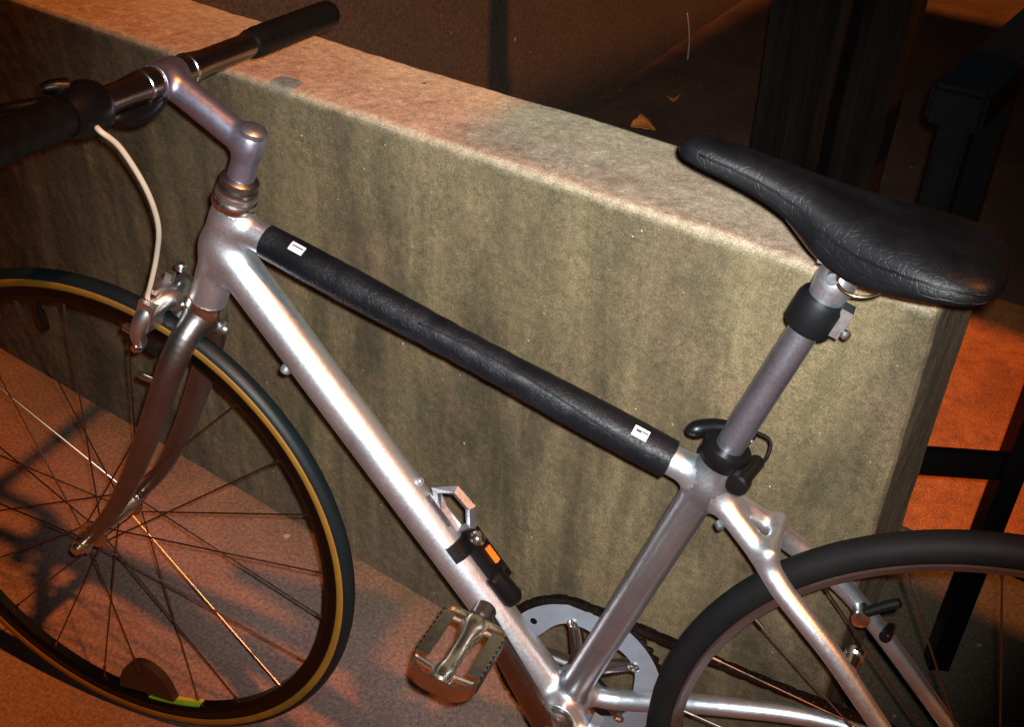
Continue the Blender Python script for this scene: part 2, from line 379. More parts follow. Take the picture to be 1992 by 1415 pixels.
sf_ = grid_sheet('soil', -1.6, 5, 1.22, 9, .003, 4, 4, SOILM); tag(sf_, 'dark bare soil behind the wall and timber posts', kind='structure')
lf = grid_sheet('lamplit_floor', -.62, 5, .62, 1.5, .007, 4, 4, LAMPLITM); tag(lf, 'ground behind the low wall with orange lamplight painted into its colour', kind='structure')
WH, WD, WX = .777, .171, -1.335
def make_wall():
    root = empty('concrete_wall'); root.location = (0, 0, 0)
    me = bpy.data.meshes.new('wall_body'); bm = bmesh.new()
    x0, x1, y0, y1, z0, z1 = -2.6, 0, 0, WD, -.02, WH
    vs = [bm.verts.new(p) for p in ((x0, y0, z0), (x1, y0, z0), (x1, y1, z0), (x0, y1, z0), (x0, y0, z1), (x1, y0, z1), (x1, y1, z1), (x0, y1, z1))]
    for f in ((0, 3, 2, 1), (4, 5, 6, 7), (0, 1, 5, 4), (1, 2, 6, 5), (2, 3, 7, 6), (3, 0, 4, 7)): bm.faces.new([vs[i] for i in f])
    bmesh.ops.bevel(bm, geom=[e for e in bm.edges if (e.verts[0].co.z > .5 or e.verts[1].co.z > .5) and max(v.co.x for v in e.verts) > -1 or (min(v.co.z for v in e.verts) > .5)], offset=.007, segments=3, affect='EDGES', profile=.5)
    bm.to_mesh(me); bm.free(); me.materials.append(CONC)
    o = bpy.data.objects.new('wall_body', me); col.objects.link(o); o.parent = root
    rm = o.modifiers.new('remesh', 'REMESH'); rm.mode = 'VOXEL'; rm.voxel_size = .005
    sm = o.modifiers.new('smooth', 'SMOOTH'); sm.factor = .5; sm.iterations = 1
    for nm, sc_, st in (('wall_wobble', .16, .006), ('wall_chips', .030, .0020)):
        tx = bpy.data.textures.new(nm, 'CLOUDS'); tx.noise_scale = sc_; tx.noise_depth = 3
        d = o.modifiers.new(nm, 'DISPLACE'); d.texture = tx; d.strength = st; d.mid_level = .5; d.texture_coords = 'LOCAL'
    for p in me.polygons: p.use_smooth = True
    tag(root, 'low concrete wall stained olive, with worn pale top edge, behind the bicycle', 'wall')
    return root
make_wall()

def slanted_block(name, pts, z0, z1, mt, label, cat):
    n = len(pts); V = [(x, y, z0) for x, y in pts] + [(x, y, z1) for x, y in pts]
    F = [tuple(range(n - 1, -1, -1)), tuple(range(n, 2 * n))] + [(i, (i + 1) % n, n + (i + 1) % n, n + i) for i in range(n)]
    o = mesh_obj(name, V, F, mt, None, False); return tag(o, label, cat)
bx = lambda y: -1.335 - .094 * y
slanted_block('building_wall', [(bx(.19), .19), (bx(7), 7), (bx(7) - .4, 7), (bx(.19) - .4, .19)], -.05, 3.2, RENDERM,
              'brown rendered building wall rising behind the far left of the low wall', 'wall')

# black timber posts standing behind the saddle
def board(x0, x1, y, h, label):
    bm = bmesh.new(); me = bpy.data.meshes.new('timber_post')
    bmesh.ops.create_cube(bm, size=1)
    for v in bm.verts: v.co = Vector((x0 + (x1 - x0) * (v.co.x + .5), y + .09 * v.co.y, h * (v.co.z + .5)))
    bmesh.ops.subdivide_edges(bm, edges=bm.edges[:], cuts=10, use_grid_fill=True)
    for v in bm.verts:
        p = v.co.copy(); v.co.x += .008 * noise.noise(Vector((x0 * 9, p.y * 6, p.z * 3.0))) * (1 if p.x > (x0 + x1) / 2 else -1)
        v.co.y += .010 * noise.noise(Vector((p.x * 25, 3, p.z * 1.2)))
    bm.to_mesh(me); bm.free(); me.materials.append(TIMBER)
    o = bpy.data.objects.new('timber_post', me); col.objects.link(o)
    return tag(o, label, 'post', 'black timber posts behind the saddle')
board(-.715, -.556, 1.30, 1.5, 'wider black timber post behind the saddle, left of the narrow gap')
board(-.532, -.440, 1.32, 1.5, 'narrower black timber post behind the saddle, right of the narrow gap')

# steel hand rail running away behind the wall's end
def railing():
    root = empty('handrail'); root.location = (-.1125, .385, 0)
    tag(root, 'black steel handrail with square legs behind the saddle and wall end', 'handrail')
    def bevbox(name, c, s, b=.004):
        bm = bmesh.new(); bmesh.ops.create_cube(bm, size=1)
        for v in bm.verts: v.co = Vector((v.co.x * s[0] + c[0], v.co.y * s[1] + c[1], v.co.z * s[2] + c[2]))
        bmesh.ops.bevel(bm, geom=bm.edges[:], offset=b, segments=3, affect='EDGES')
        me = bpy.data.meshes.new(name); bm.to_mesh(me); bm.free(); me.materials.append(BLACKP)
        for p in me.polygons: p.use_smooth = True
        me.set_sharp_from_angle(angle=math.radians(30))
        o = bpy.data.objects.new(name, me); col.objects.link(o); o.parent = root; return o
    bevbox('top_rail', (0, 1.0, .825), (.066, 2.05, .048), .006)
    for yy in (.0, .20): bevbox('leg', (0, yy + .012, .401), (.036, .036, .802))
    return root
railing()

def barrier():
    root = empty('barrier_post'); root.location = (.075, .366, 0)
    tag(root, 'slim black steel post with a low cross rail beside the wall end', 'post')
    mb = MB(); mb.box((0, 0, .5), .030, .030, 1.0, (.85, .53, 0), (-.53, .85, 0)); mb.obj('post', BLACKP, root, False)
    a = np.array((0, 0, .385)); b = np.array((-.316, -.194, .385)); d = (b - a) / np.linalg.norm(b - a)
    mb = MB(); mb.box((a + b) / 2 + d * .008, np.linalg.norm(b - a) - .016, .012, .040, d, np.array((-d[1], d[0], 0))); mb.obj('cross_rail', BLACKP, root, False)
    return root
barrier()

# unseen pier and building added at right to shade the street light
slanted_block('blocker_pier', [(.75, -.03), (1.25, -.03), (1.25, .47), (.75, .47)], -.02, 2.55, BRICKM, 'added unseen brick pier blocking the street light, in line with the low wall, beyond its right end', 'pier')
slanted_block('building', [(1.6, 1.30), (6, 1.30), (6, 3.5), (1.6, 3.5)], -.02, 4.25, BRICKM, 'added unseen brick block shading the street light from the right', 'building')

# dry leaves and a straw stalk on the ground behind the wall
def leaf(x, y, z, s, rot, label, tilt):
    V = []; F = []; n = 9
    for i in range(n):
        t = i / (n - 1); wd = math.sin(math.pi * min(1, t * 1.02)) ** .8 * .36 * (1 + .18 * math.sin(i * 2.3))
        for k in (-1, -.5, 0, .5, 1):
            V.append((t - .5, k * wd, .22 * abs(k) ** 1.5 * wd * 2 + .10 * math.sin(t * 4)))
    for i in range(n - 1):
        for k in range(4): F.append((i * 5 + k, i * 5 + k + 1, (i + 1) * 5 + k + 1, (i + 1) * 5 + k))
    o = mesh_obj('dry_leaf', [(a * s, b * s, c * s) for a, b, c in V], F, LEAFM)
    sd_ = o.modifiers.new('thick', 'SOLIDIFY'); sd_.thickness = .0012
    o.location = (x, y, z); o.rotation_euler = (tilt, .15, rot); return tag(o, label, 'leaf', 'dry leaves behind the wall')
leaf(-1.27, 1.80, .022, .085, .9, 'larger dry leaf painted lamplight orange lying just behind the wall', .35)
leaf(-1.31, 2.06, .018, .060, 2.1, 'smaller dry leaf painted lamplight orange lying farther back behind the wall', -.2)

stalk = mesh_obj('dry_stalk', *sweep(spline([(-1.475, 2.46, 0), (-1.478, 2.462, .06), (-1.485, 2.455, .12), (-1.494, 2.45, .16)], 5), .0028, 7), STEMDRY)
tag(stalk, 'thin dry straw stalk standing against the brown building wall', 'stalk')

# ================================================================ the bicycle
bike = empty('bicycle'); tag(bike, 'silver city bicycle with black saddle and padded top tube beside the concrete wall', 'bicycle')
PSI, LEAN = -0.2302, 0.1047
b_ = np.array((-math.cos(PSI), math.sin(PSI), 0)); n_ = np.array((-math.sin(PSI), -math.cos(PSI), 0)); h_ = np.array((0, 0, 1.))
l_ = math.cos(LEAN) * n_ + math.sin(LEAN) * h_; hh_ = math.cos(LEAN) * h_ - math.sin(LEAN) * n_
mw = Matrix.Identity(4)
for i in range(3):
    mw[i][0] = b_[i]; mw[i][1] = l_[i]; mw[i][2] = hh_[i]
mw[0][3], mw[1][3], mw[2][3] = 0.2064, -0.1681, 0.001
bike.matrix_world = mw
A3 = lambda *p: np.array(p, float)
RA = A3(0, 0, .3348); BB = A3(.4245, 0, .3045); SD = A3(-.3014, 0, .9535); HD = A3(-.3176, 0, .9482)
HB = A3(.8626, 0, .6797); HT = A3(.824, 0, .7946); QT = A3(.7983, 0, .8715)
F2 = A3(.9475, .0387, .3173); L2 = A3(-.0367, .9992, -.0123); FA = A3(1.0292, .0019, .3369); SF = A3(.8902, .0039, .9104)
S = lambda f, l, h: HB + F2 * f + L2 * l + HD * h            # a point in the steered (fork) frame
RW = .3348

# ---- frame
TTa, TTb = A3(.8301, 0, .7767), A3(.3225, 0, .6352)
DTa, DTb = A3(.8396, 0, .7485), A3(.4300, 0, .2990)
STt = BB + SD * .386
def stay(sy):
    p = spline([(.318, 0 * sy, .628), (.300, .006 * sy, .6155), (.262, .0215 * sy, .5905), (.2343, .0345 * sy, .5665), (.2058, .043 * sy, .5455), (.1727, .0495 * sy, .5185), (.1327, .055 * sy, .4780), (.06, .060 * sy, .400), (.004, .0625 * sy, .340)], 4)
    return ('path', p, np.linspace(.0118, .0080, len(p)))
def cstay(sy):
    p = spline([(.418, .020 * sy, .300), (.372, .031 * sy, .2985), (.2665, .0375 * sy, .3325), (.15, .052 * sy, .3490), (.004, .0635 * sy, .336)], 5)
    return ('path', p, np.linspace(.0120, .0090, len(p)))
frame = welded([
    ('head_tube', ('cyl', HB + HD * .002, HT - HD * .001, .0195)),
    ('top_tube', ('path', [TTa, TTb], [.0150, .0145])),
    ('down_tube', ('path', [DTa, DTb], [.0218, .0210])),
    ('seat_tube', ('cyl', BB, STt, .0166)),
    ('bottom_bracket_shell', ('cyl', BB + (0, -.034, 0), BB + (0, .034, 0), .0215)),
    ('seat_stay', stay(1)), ('seat_stay', stay(-1)), ('chain_stay', cstay(1)), ('chain_stay', cstay(-1)),
    ('stay_bridge', ('path', [(.250, .028, .5945), (.250, -.028, .5945)], .0065)),
], .013, .0026)
for nme, V, F, NN in frame:
    mesh_obj(nme, V, F, ALU_D if nme in ('seat_tube',) else ALU, bike, True, NN)
# dropouts
for sy in (1, -1):
    mb = MB(); mb.lathe(RA + (0, sy * .060, 0), (0, sy, 0), [(0, .016), (.005, .016)], 20); mb.obj('dropout', ALU, bike)

# small fittings on the frame
mb = MB(); mb.lathe((.7655, .0, .632), (.42, .12, -.9), [(-.012, .0045), (.004, .0045), (.006, .006), (.011, .006), (.012, .003)], 14)
mb.lathe((.752, .0, .618), (.42, .12, -.9), [(-.010, .004), (.0, .004), (.002, .005), (.004, .003)], 12); mb.obj('cable_stop', ALU, bike)
mb = MB(); mb.lathe((.300, .012, .597), (-.6, .7, -.4), [(-.004, .004), (.003, .004), (.004, .002)], 12); mb.obj('frame_boss', ALU_D, bike)

# ---- top-tube pad with two labels
td = (TTb - TTa) / np.linalg.norm(TTb - TTa)
P0 = A3(.7871, 0, .7647); P1 = A3(.3573, 0, .6449)
L = np.linalg.norm(P1 - P0); path = []; rad = []
for i in range(90):
    t = i / 89; path.append(P0 + (P1 - P0) * t)
    r = .0172 + .0009 * math.sin(t * 9) + .0006 * noise.noise(Vector((t * 30, 2, 1))) + .0012 * t
    rad.append(r)
path = [path[0] - td * .0012] + path + [path[-1] + td * .0012]; rad = [.0152] + rad + [.0152]
V, F = sweep(path, rad, 32)
for i, v in enumerate(V):
    q = Vector((v[0] * 40, v[1] * 60, v[2] * 40)); V[i] = v + .0005 * noise.noise(q)
mesh_obj('top_tube_pad', V, F, PADM, bike, True, None, 50)
# a raised overlapping seam spiralling along the pad
sm_ = []
for i in range(60):
    t = i / 59; q = 1.15 + .25 * math.sin(t * 5); c = P0 + (P1 - P0) * (.40 + .58 * t)
    up_ = np.cross(td, (0, 1, 0)); up_ = up_ if up_[2] > 0 else -up_
    sm_.append(c + (A3(0, 1, 0) * math.cos(q - .55) + up_ * math.sin(q - .55)) * (.0178 + .0012 * (.40 + .58 * t) + .0009 * math.sin((.4 + .58 * t) * 9) - .0004))
mesh_obj('pad_seam', *sweep(sm_, .0009, 6), PADM, bike)
def label(t, ang, dl, dw, pr):
    up_ = np.cross(td, (0, 1, 0)); up_ = up_ if up_[2] > 0 else -up_
    c = P0 + (P1 - P0) * t; R_ = .0198 + .0012 * t; V = []; F = []
    nx, ny = 6, 6
    def pt(i, j, k, q0=ang, dl_=dl, dw_=dw):
        q = q0 + (j / ny - .5) * dw_ / R_
        return c + td * (i / nx - .5) * dl_ + (A3(0, 1, 0) * math.cos(q) + up_ * math.sin(q)) * (R_ + k)
    for k in (0, -.0025):
        for i in range(nx + 1):
            for j in range(ny + 1): V.append(pt(i, j, k))
    n1 = (nx + 1) * (ny + 1)
    for i in range(nx):
        for j in range(ny):
            a = i * (ny + 1) + j; F.append((a, a + ny + 1, a + ny + 2, a + 1)); F.append((n1 + a, n1 + a + 1, n1 + a + ny + 2, n1 + a + ny + 1))
    ed = [i * (ny + 1) for i in range(nx + 1)] + [nx * (ny + 1) + j for j in range(1, ny + 1)] + [i * (ny + 1) + ny for i in range(nx - 1, -1, -1)] + [j for j in range(ny - 1, 0, -1)]
    for a, b in zip(ed, ed[1:] + ed[:1]): F.append((a, n1 + a, n1 + b, b))
    o = mesh_obj('pad_label', V, F, WHITEL, bike, True, None, 40)
    # printed marks on the label
    for (u0, u1, w0, w1) in pr:
        V2 = []
        for uu in (u0, u1):
            for ww in (w0, w1):
                q = ang + (ww - .5) * dw / R_; V2.append(c + td * (uu - .5) * dl + (A3(0, 1, 0) * math.cos(q) + up_ * math.sin(q)) * (R_ + .0004))
        mesh_obj('label_print', V2, [(0, 2, 3, 1)], LABELK, o, False)
label(.085, 1.02, .0150, .0100, [(.12, .95, .52, .68)])
label(.922, 1.02, .0150, .0110, [(.16, .52, .44, .70), (.55, .97, .56, .70)])

# ---- seat post, clamp and collar
SPt = BB + SD * .575
mb = MB(); mb.tube([STt - SD * .02, STt + SD * .1, SPt], .0132, 28); mb.obj('seat_post', POSTM, bike)
cc = STt - SD * .003
mb = MB(); mb.lathe(cc - SD * .011, SD, [(0, .0170), (0, .0215), (.002, .0225), (.016, .0225), (.018, .0215), (.018, .0136)], 32)
mb.lathe(cc + A3(-.0235, .012, -.008), (.15, 1, .1), [(-.024, .002), (-.024, .0075), (.016, .0075), (.018, .0100), (.030, .0100), (.032, .008), (.0325, .0015)], 20)
mb.obj('seat_clamp', BLACK, bike)
mb = MB(); lev = spline([cc + A3(-.018, -.030, -.002), cc + A3(-.004, -.032, .004), cc + A3(.018, -.026, .006), cc + A3(.040, -.012, .002)], 6)
V, F = sweep(lev, [.006] * 4 + list(np.linspace(.0065, .0085, len(lev) - 7)) + [.008, .006, .003], 12); mb.add(V, F)
mb.obj('clamp_lever', BLACK, bike)
mb = MB(); mb.add(*sweep(spline([cc + A3(-.017, -.026, .012), cc + A3(-.034, -.024, .008), cc + A3(-.034, -.012, -.006), cc + A3(-.022, .0, -.010)], 5), .0016, 8)); mb.obj('clamp_spring', BLACK, bike)
# head of the post: black rubber band with alloy barrel above and bracket plate behind
bc = BB + SD * .545
mb = MB(); mb.lathe(bc - SD * .017, SD, [(0, .0136), (0, .0195), (.004, .0212), (.027, .0212), (.031, .0195), (.031, .014)], 30); mb.obj('light_bracket', RUBBER, bike)
mb = MB(); mb.box(bc + A3(-.0205, .004, -.002), .010, .016, .026, (SD[2], 0, -SD[0]), (0, 1, 0), SD); mb.lathe(bc + A3(-.0255, .010, -.010), (-.6, .8, 0), [(0, .004), (.004, .004), (.005, .002)], 12); mb.obj('bracket_screw', BRAKEM, bike)
mb = MB(); mb.lathe(bc + SD * .013, SD, [(0, .0145), (.012, .0165), (.018, .0172), (.024, .0160), (.030, .0140), (.036, .011)], 28); mb.obj('saddle_clamp', ALU, bike)
mb = MB(); mb.box(bc + SD * .040 + A3(.010, .006, .0), .006, .010, .022, (SD[2], 0, -SD[0]), (0, 1, 0), SD); mb.obj('clamp_tab', BRASSM, bike)

# ---- saddle
# stations: b, top height, half width, skirt height
ST = [(.3925, .9400, .004, .9370), (.3905, .9440, .0095, .9345), (.385, .9475, .0150, .9310), (.372, .9490, .0185, .9265), (.352, .9470, .0205, .9215), (.331, .9435, .0225, .9155),
      (.312, .9398, .0255, .9090), (.296, .9365, .0290, .9015), (.282, .9335, .0340, .8920), (.268, .9305, .0400, .8810), (.252, .9272, .0465, .8735), (.235, .9240, .0535, .8705),
      (.215, .9205, .0610, .8715), (.195, .9172, .0670, .8740), (.175, .9140, .0700, .8765), (.158, .9110, .0690, .8790), (.146, .9075, .0640, .8820), (.138, .9035, .0540, .8855), (.1335, .8995, .0400, .8895), (.1315, .8960, .0220, .8925)]
ST = np.array(ST); tt = np.linspace(0, 1, len(ST)); STn = spline(ST, 3)
def sad_pt(s, ang, inset=0.):
    bq, ht, wq, hs = s
    c, sn = math.cos(ang), math.sin(ang); ex = .72
    ll = wq * math.copysign(abs(c) ** ex, c); hq = hs + (ht - hs) * (abs(sn) ** .62)
    dip = .0035 * math.exp(-(ll / .012) ** 2) * max(0, min(1, (.34 - bq) / .08))
    return A3(bq, ll * (1 - inset * .1), hq - dip)
na = 28; V = []; F = []
for s in STn:
    for k in range(na + 1): V.append(sad_pt(s, math.pi * k / na))
    bq, ht, wq, hs = s
    for k in range(1, 8): V.append(A3(bq, -wq * .93 + 2 * wq * .93 * k / 8, hs + min(.012, (ht - hs) * .4)))
nr = na + 8
for i in range(len(STn) - 1):
    for k in range(nr): F.append((i * nr + k, i * nr + (k + 1) % nr, (i + 1) * nr + (k + 1) % nr, (i + 1) * nr + k))
F.append(tuple(range(nr - 1, -1, -1))); F.append(tuple((len(STn) - 1) * nr + k for k in range(nr)))
saddle = mesh_obj('saddle', V, F, LEATHER, bike)
ss_ = saddle.modifiers.new('sub', 'SUBSURF'); ss_.levels = 1; ss_.render_levels = 1
for sy in (1, -1):
    for (i0, i1, a0, a1, r) in ((9, len(STn) - 7, .40, .26, .0009), (26, len(STn) - 7, .16, .075, .0007)):
        pts = []
        for i in range(i0, i1):
            t = (i - i0) / (i1 - i0 - 1); an = a0 + (a1 - a0) * t + .008 * math.sin(i * 2.1)
            p = sad_pt(STn[i], an if sy > 0 else math.pi - an); pts.append(p)
        sm = mesh_obj('seam', *sweep(spline(pts, 2), r, 6), BLACK, saddle)
# saddle rails and under-seat ring
for sy in (1, -1):
    mb = MB(); mb.tube(spline([(.352, .010 * sy, .934), (.33, .012 * sy, .924), (.30, .017 * sy, .908), (.270, .020 * sy, .882), (.252, .022 * sy, .874), (.222, .024 * sy, .874), (.19, .036 * sy, .880), (.165, .045 * sy, .899)], 6), .0036, 10)
    mb.obj('saddle_rail', CHROME, bike)
mb = MB(); mb.box((.250, 0, .880), .034, .050, .010); mb.lathe((.252, -.034, .868), (0, 1, 0), [(0, .005), (.068, .005)], 14); mb.obj('rail_clamp', ALU_D, bike)
ring = [A3(.230, .034, .873) + A3(-1, 0, .12) * .019 * math.cos(q) + A3(0, .35, 1) * .017 * math.sin(q) for q in np.linspace(0, 2 * math.pi, 32, endpoint=False)]
mesh_obj('saddle_loop', *sweep(ring, .0014, 8, closed=True), BRASSM, bike)

# ---- stem, headset, handlebar
stem = welded([('quill', ('path', [HT - HD * .01, QT - HD * .004], .0135)),
               ('stem_extension', ('path', [QT - HD * .012, SF - (SF - QT) * .10], .0146)),
               ('bar_clamp', ('cyl', SF - L2 * .019, SF + L2 * .019, .0166))], .008, .0020)
for nme, V, F, NN in stem: mesh_obj(nme, V, F, STEMM, bike, True, NN)
mb = MB(); mb.lathe(QT - HD * .001, HD, [(0, .0138), (.006, .0140), (.008, .0120), (.010, .0065), (.0105, .0)], 24); mb.obj('stem_bolt', ALU_D, bike)
mb = MB(); mb.lathe(HT, HD, [(-.002, .0200), (.001, .0222), (.006, .0228), (.009, .0215), (.010, .0190)], 32); mb.obj('headset_cup', CHROME, bike)
mb = MB(); mb.lathe(HT + HD * .0105, HD, [(0, .0180), (.001, .0205), (.006, .0205), (.007, .0175)], 32); mb.obj('headset_race', BRAKEM, bike)
mb = MB(); mb.lathe(HT + HD * .018, HD, [(0, .0150), (.001, .0192), (.004, .0196), (.005, .0170), (.006, .0170), (.007, .0192), (.013, .0192), (.015, .0170), (.016, .0140)], 8 * 4); mb.obj('headset_locknut', FORKM, bike)
mb = MB(); mb.lathe(HB, HD, [(-.012, .0160), (-.011, .0215), (-.006, .0220), (-.003, .0205), (.003, .0202)], 32); mb.obj('headset_crown_race', CHROME, bike)
# bar
B = lambda s, f=0., h=0.: SF + L2 * s + F2 * f + HD * h
bp = []; br = []
for s in np.linspace(-.316, .330, 60):
    bp.append(B(s)); a = abs(s); br.append(.0150 if a < .040 else (.0150 - .0022 * min(1, (a - .040) / .02)))
mb = MB(); mb.tube(bp, br, 24); mb.obj('handlebar', BARM, bike)
for s in (-.034, .036):
    mb = MB(); mb.lathe(B(s), L2, [(-.0022, .0150), (-.0015, .0158), (.0015, .0158), (.0022, .0150)], 24); mb.obj('bar_ring', CHROME, bike)
def grip(s0, s1, r):
    pr = []; n = 40; Lg = abs(s1 - s0)
    for i in range(n + 1):
        t = i / n; e = min(1, t * 14, (1 - t) * 14 + .55)
        pr.append((Lg * t, r * (.9 + .1 * e) + .0004 * math.sin(t * 70)))
    pr = [(0, .0132)] + pr + [(Lg + .003, r * .72), (Lg + .0035, .0001)]
    mb = MB(); mb.lathe(B(s0), L2 * np.sign(s1 - s0), pr, 28); return mb.obj('grip', GRIPM, bike, True, 60)
grip(-.146, -.318, .0163); grip(.140, .332, .0182)
# brake lever body near the left grip
body = empty('brake_lever', bike)
mb = MB(); mb.lathe(B(.096), L2, [(0, .0135), (.001, .0190), (.006, .0228), (.014, .0245), (.024, .0245), (.034, .0225), (.042, .0198), (.046, .0185)], 32); mb.obj('lever_clamp', BLACK, body)
mb = MB(); mb.tube(spline([B(.118, .016, -.010), B(.112, .036, -.016), B(.110, .046, -.020)], 5), [.010, .0105, .011, .011, .0105, .010, .0095, .009, .0085, .008, .0075], 16); mb.obj('lever_hood', BLACK, body)
mb = MB(); mb.tube(spline([B(.118, .044, -.018), B(.150, .056, -.022), B(.20, .060, -.024), B(.27, .058, -.024), B(.31, .062, -.026)], 6), .0062, 12); mb.obj('lever_blade', BLACK, body)
mb = MB(); mb.tube(spline([B(.124, .012, .018), B(.134, .019, .017), B(.142, .024, .014)], 4), [.0075, .0075, .007, .007, .0065, .006, .0055, .005, .004], 12); mb.obj('lever_horn', BLACK, body)
# dark bracket hanging under the bar beside the stem
V, F = [], []
mb = MB(); ex = spline([B(.014, -.010, -.012), B(.030, -.013, -.016), B(.050, -.013, -.019), B(.068, -.010, -.018), B(.080, -.006, -.016)], 6)
V, F = sweep(ex, [.003 + .0062 * math.sin(math.pi * min(1, (i + 2) / (len(ex) + 2))) ** .8 for i in range(len(ex))], 16); mb.add(V, F); mb.obj('lamp_bracket', BLACK, bike)
mb = MB(); mb.lathe(B(.080, -.005, -.017), L2, [(-.002, .003), (.002, .005), (.006, .005), (.007, .002)], 12); mb.obj('bracket_bolt', BRAKEM, bike)
# cable housing
cp = [B(.098, .002, -.014), S(.0740, .1280, .2080), S(.0585, .115, .1934), S(.0416, .090, .1508), S(.0368, .065, .1031), S(.0427, .045, .0538), S(.0481, .035, .0066), S(.0515, .031, -.016)]
mesh_obj('brake_cable', *sweep(spline(cp, 8), .0026, 12), CABLEM, bike)

# ---- fork
def blade(sy):
    p = spline([S(.0, .0, -.012), S(.001, .012 * sy, -.020), S(.0015, .0265 * sy, -.036), S(.002, .0365 * sy, -.062), S(.003, .0415 * sy, -.10), S(.006, .0445 * sy, -.17), S(.014, .0465 * sy, -.25), S(.027, .0485 * sy, -.315), S(.047, .0500 * sy, -.372)], 4)
    R_ = np.interp(np.linspace(0, 1, len(p)), [0, .35, .6, 1], [.0150, .0148, .0138, .0078]); return ('path', p, R_)
fork = welded([('fork_crown', ('path', [S(0, 0, -.022), S(0, 0, -.006)], .0165)), ('fork_blade', blade(1)), ('fork_blade', blade(-1))], .012, .0022)
for nme, V, F, NN in fork: mesh_obj(nme, V, F, FORKM, bike, True, NN)
for sy in (1, -1):
    mb = MB(); mb.box(S(.0485, .0505 * sy, -.379), .016, .006, .026, F2, L2, HD); mb.obj('fork_end', CHROME, bike)
    mb = MB(); mb.lathe(FA + L2 * .0535 * sy, L2 * sy, [(0, .010), (.002, .0105), (.009, .0095), (.010, .007), (.016, .0065), (.018, .003)], 18); mb.obj('axle_nut', CHROME, bike)
mb = MB(); mb.tube([S(.012, .040, -.098), S(.030, .043, -.099), S(.034, .0435, -.099)], [.0042, .0042, .003], 10); mb.obj('fork_eyelet', CHROME, bike)
mb = MB(); mb.lathe(S(-.016, -.010, -.030), -F2, [(-.004, .008), (.004, .0082), (.006, .006), (.010, .0055), (.011, .003)], 14); mb.obj('brake_nut', BRAKEM, bike)

# ---- front caliper
cal = empty('brake_caliper', bike)
for sy in (1, -1):
    p = spline([S(.034, -.010 * sy, -.020), S(.040, .012 * sy, -.016), S(.046, .032 * sy, -.028), S(.048, .0385 * sy, -.050), S(.045, .034 * sy, -.068)], 5)
    mb = MB(); V, F = sweep(p, np.interp(np.linspace(0, 1, len(p)), [0, .4, 1], [.0115, .0110, .0075]), 12); mb.add(V, F)
    mb.box(S(.046, .026 * sy, -.030), .018, .026, .034, F2, L2, HD); mb.obj('caliper_arm', BRAKEM, cal)
    mb = MB(); mb.box(S(.046, .0245 * sy, -.072), .040, .010, .010, F2, L2, HD); mb.obj('brake_pad', RUBBER, cal)
    mb = MB(); mb.lathe(S(.046, .030 * sy, -.072), L2 * sy, [(0, .0060), (.008, .0065), (.010, .005), (.013, .0045), (.0135, .002)], 14); mb.obj('pad_bolt', CHROME, cal)
mb = MB(); mb.lathe(S(.020, 0, -.020), F2, [(0, .0060), (.016, .0060), (.017, .0090), (.024, .0092), (.030, .0080), (.032, .004)], 18); mb.obj('pivot_bolt', CHROME, cal)
mb = MB(); mb.lathe(S(.0515, .031, -.014), -HD, [(-.010, .0034), (0, .0040), (.002, .0056), (.014, .0056), (.016, .0075), (.022, .0075), (.024, .0040)], 16); mb.obj('cable_adjuster', CHROME, cal)
mb = MB(); mb.box(S(.050, .012, -.004), .010, .030, .006, F2, L2, HD); mb.box(S(.048, .000, .004), .008, .008, .010, F2, L2, HD); mb.lathe(S(.050, -.022, .001), HD, [(0, .006), (.006, .006), (.008, .004)], 12); mb.obj('quick_release', BRAKEM, cal)
mb = MB(); mb.lathe(S(.062, .038, -.055), F2, [(-.012, .005), (.002, .005), (.004, .003)], 12); mb.lathe(S(.055, .020, -.040), F2, [(-.006, .005), (.004, .005), (.006, .003)], 12); mb.obj('caliper_screw', CHROME, cal)

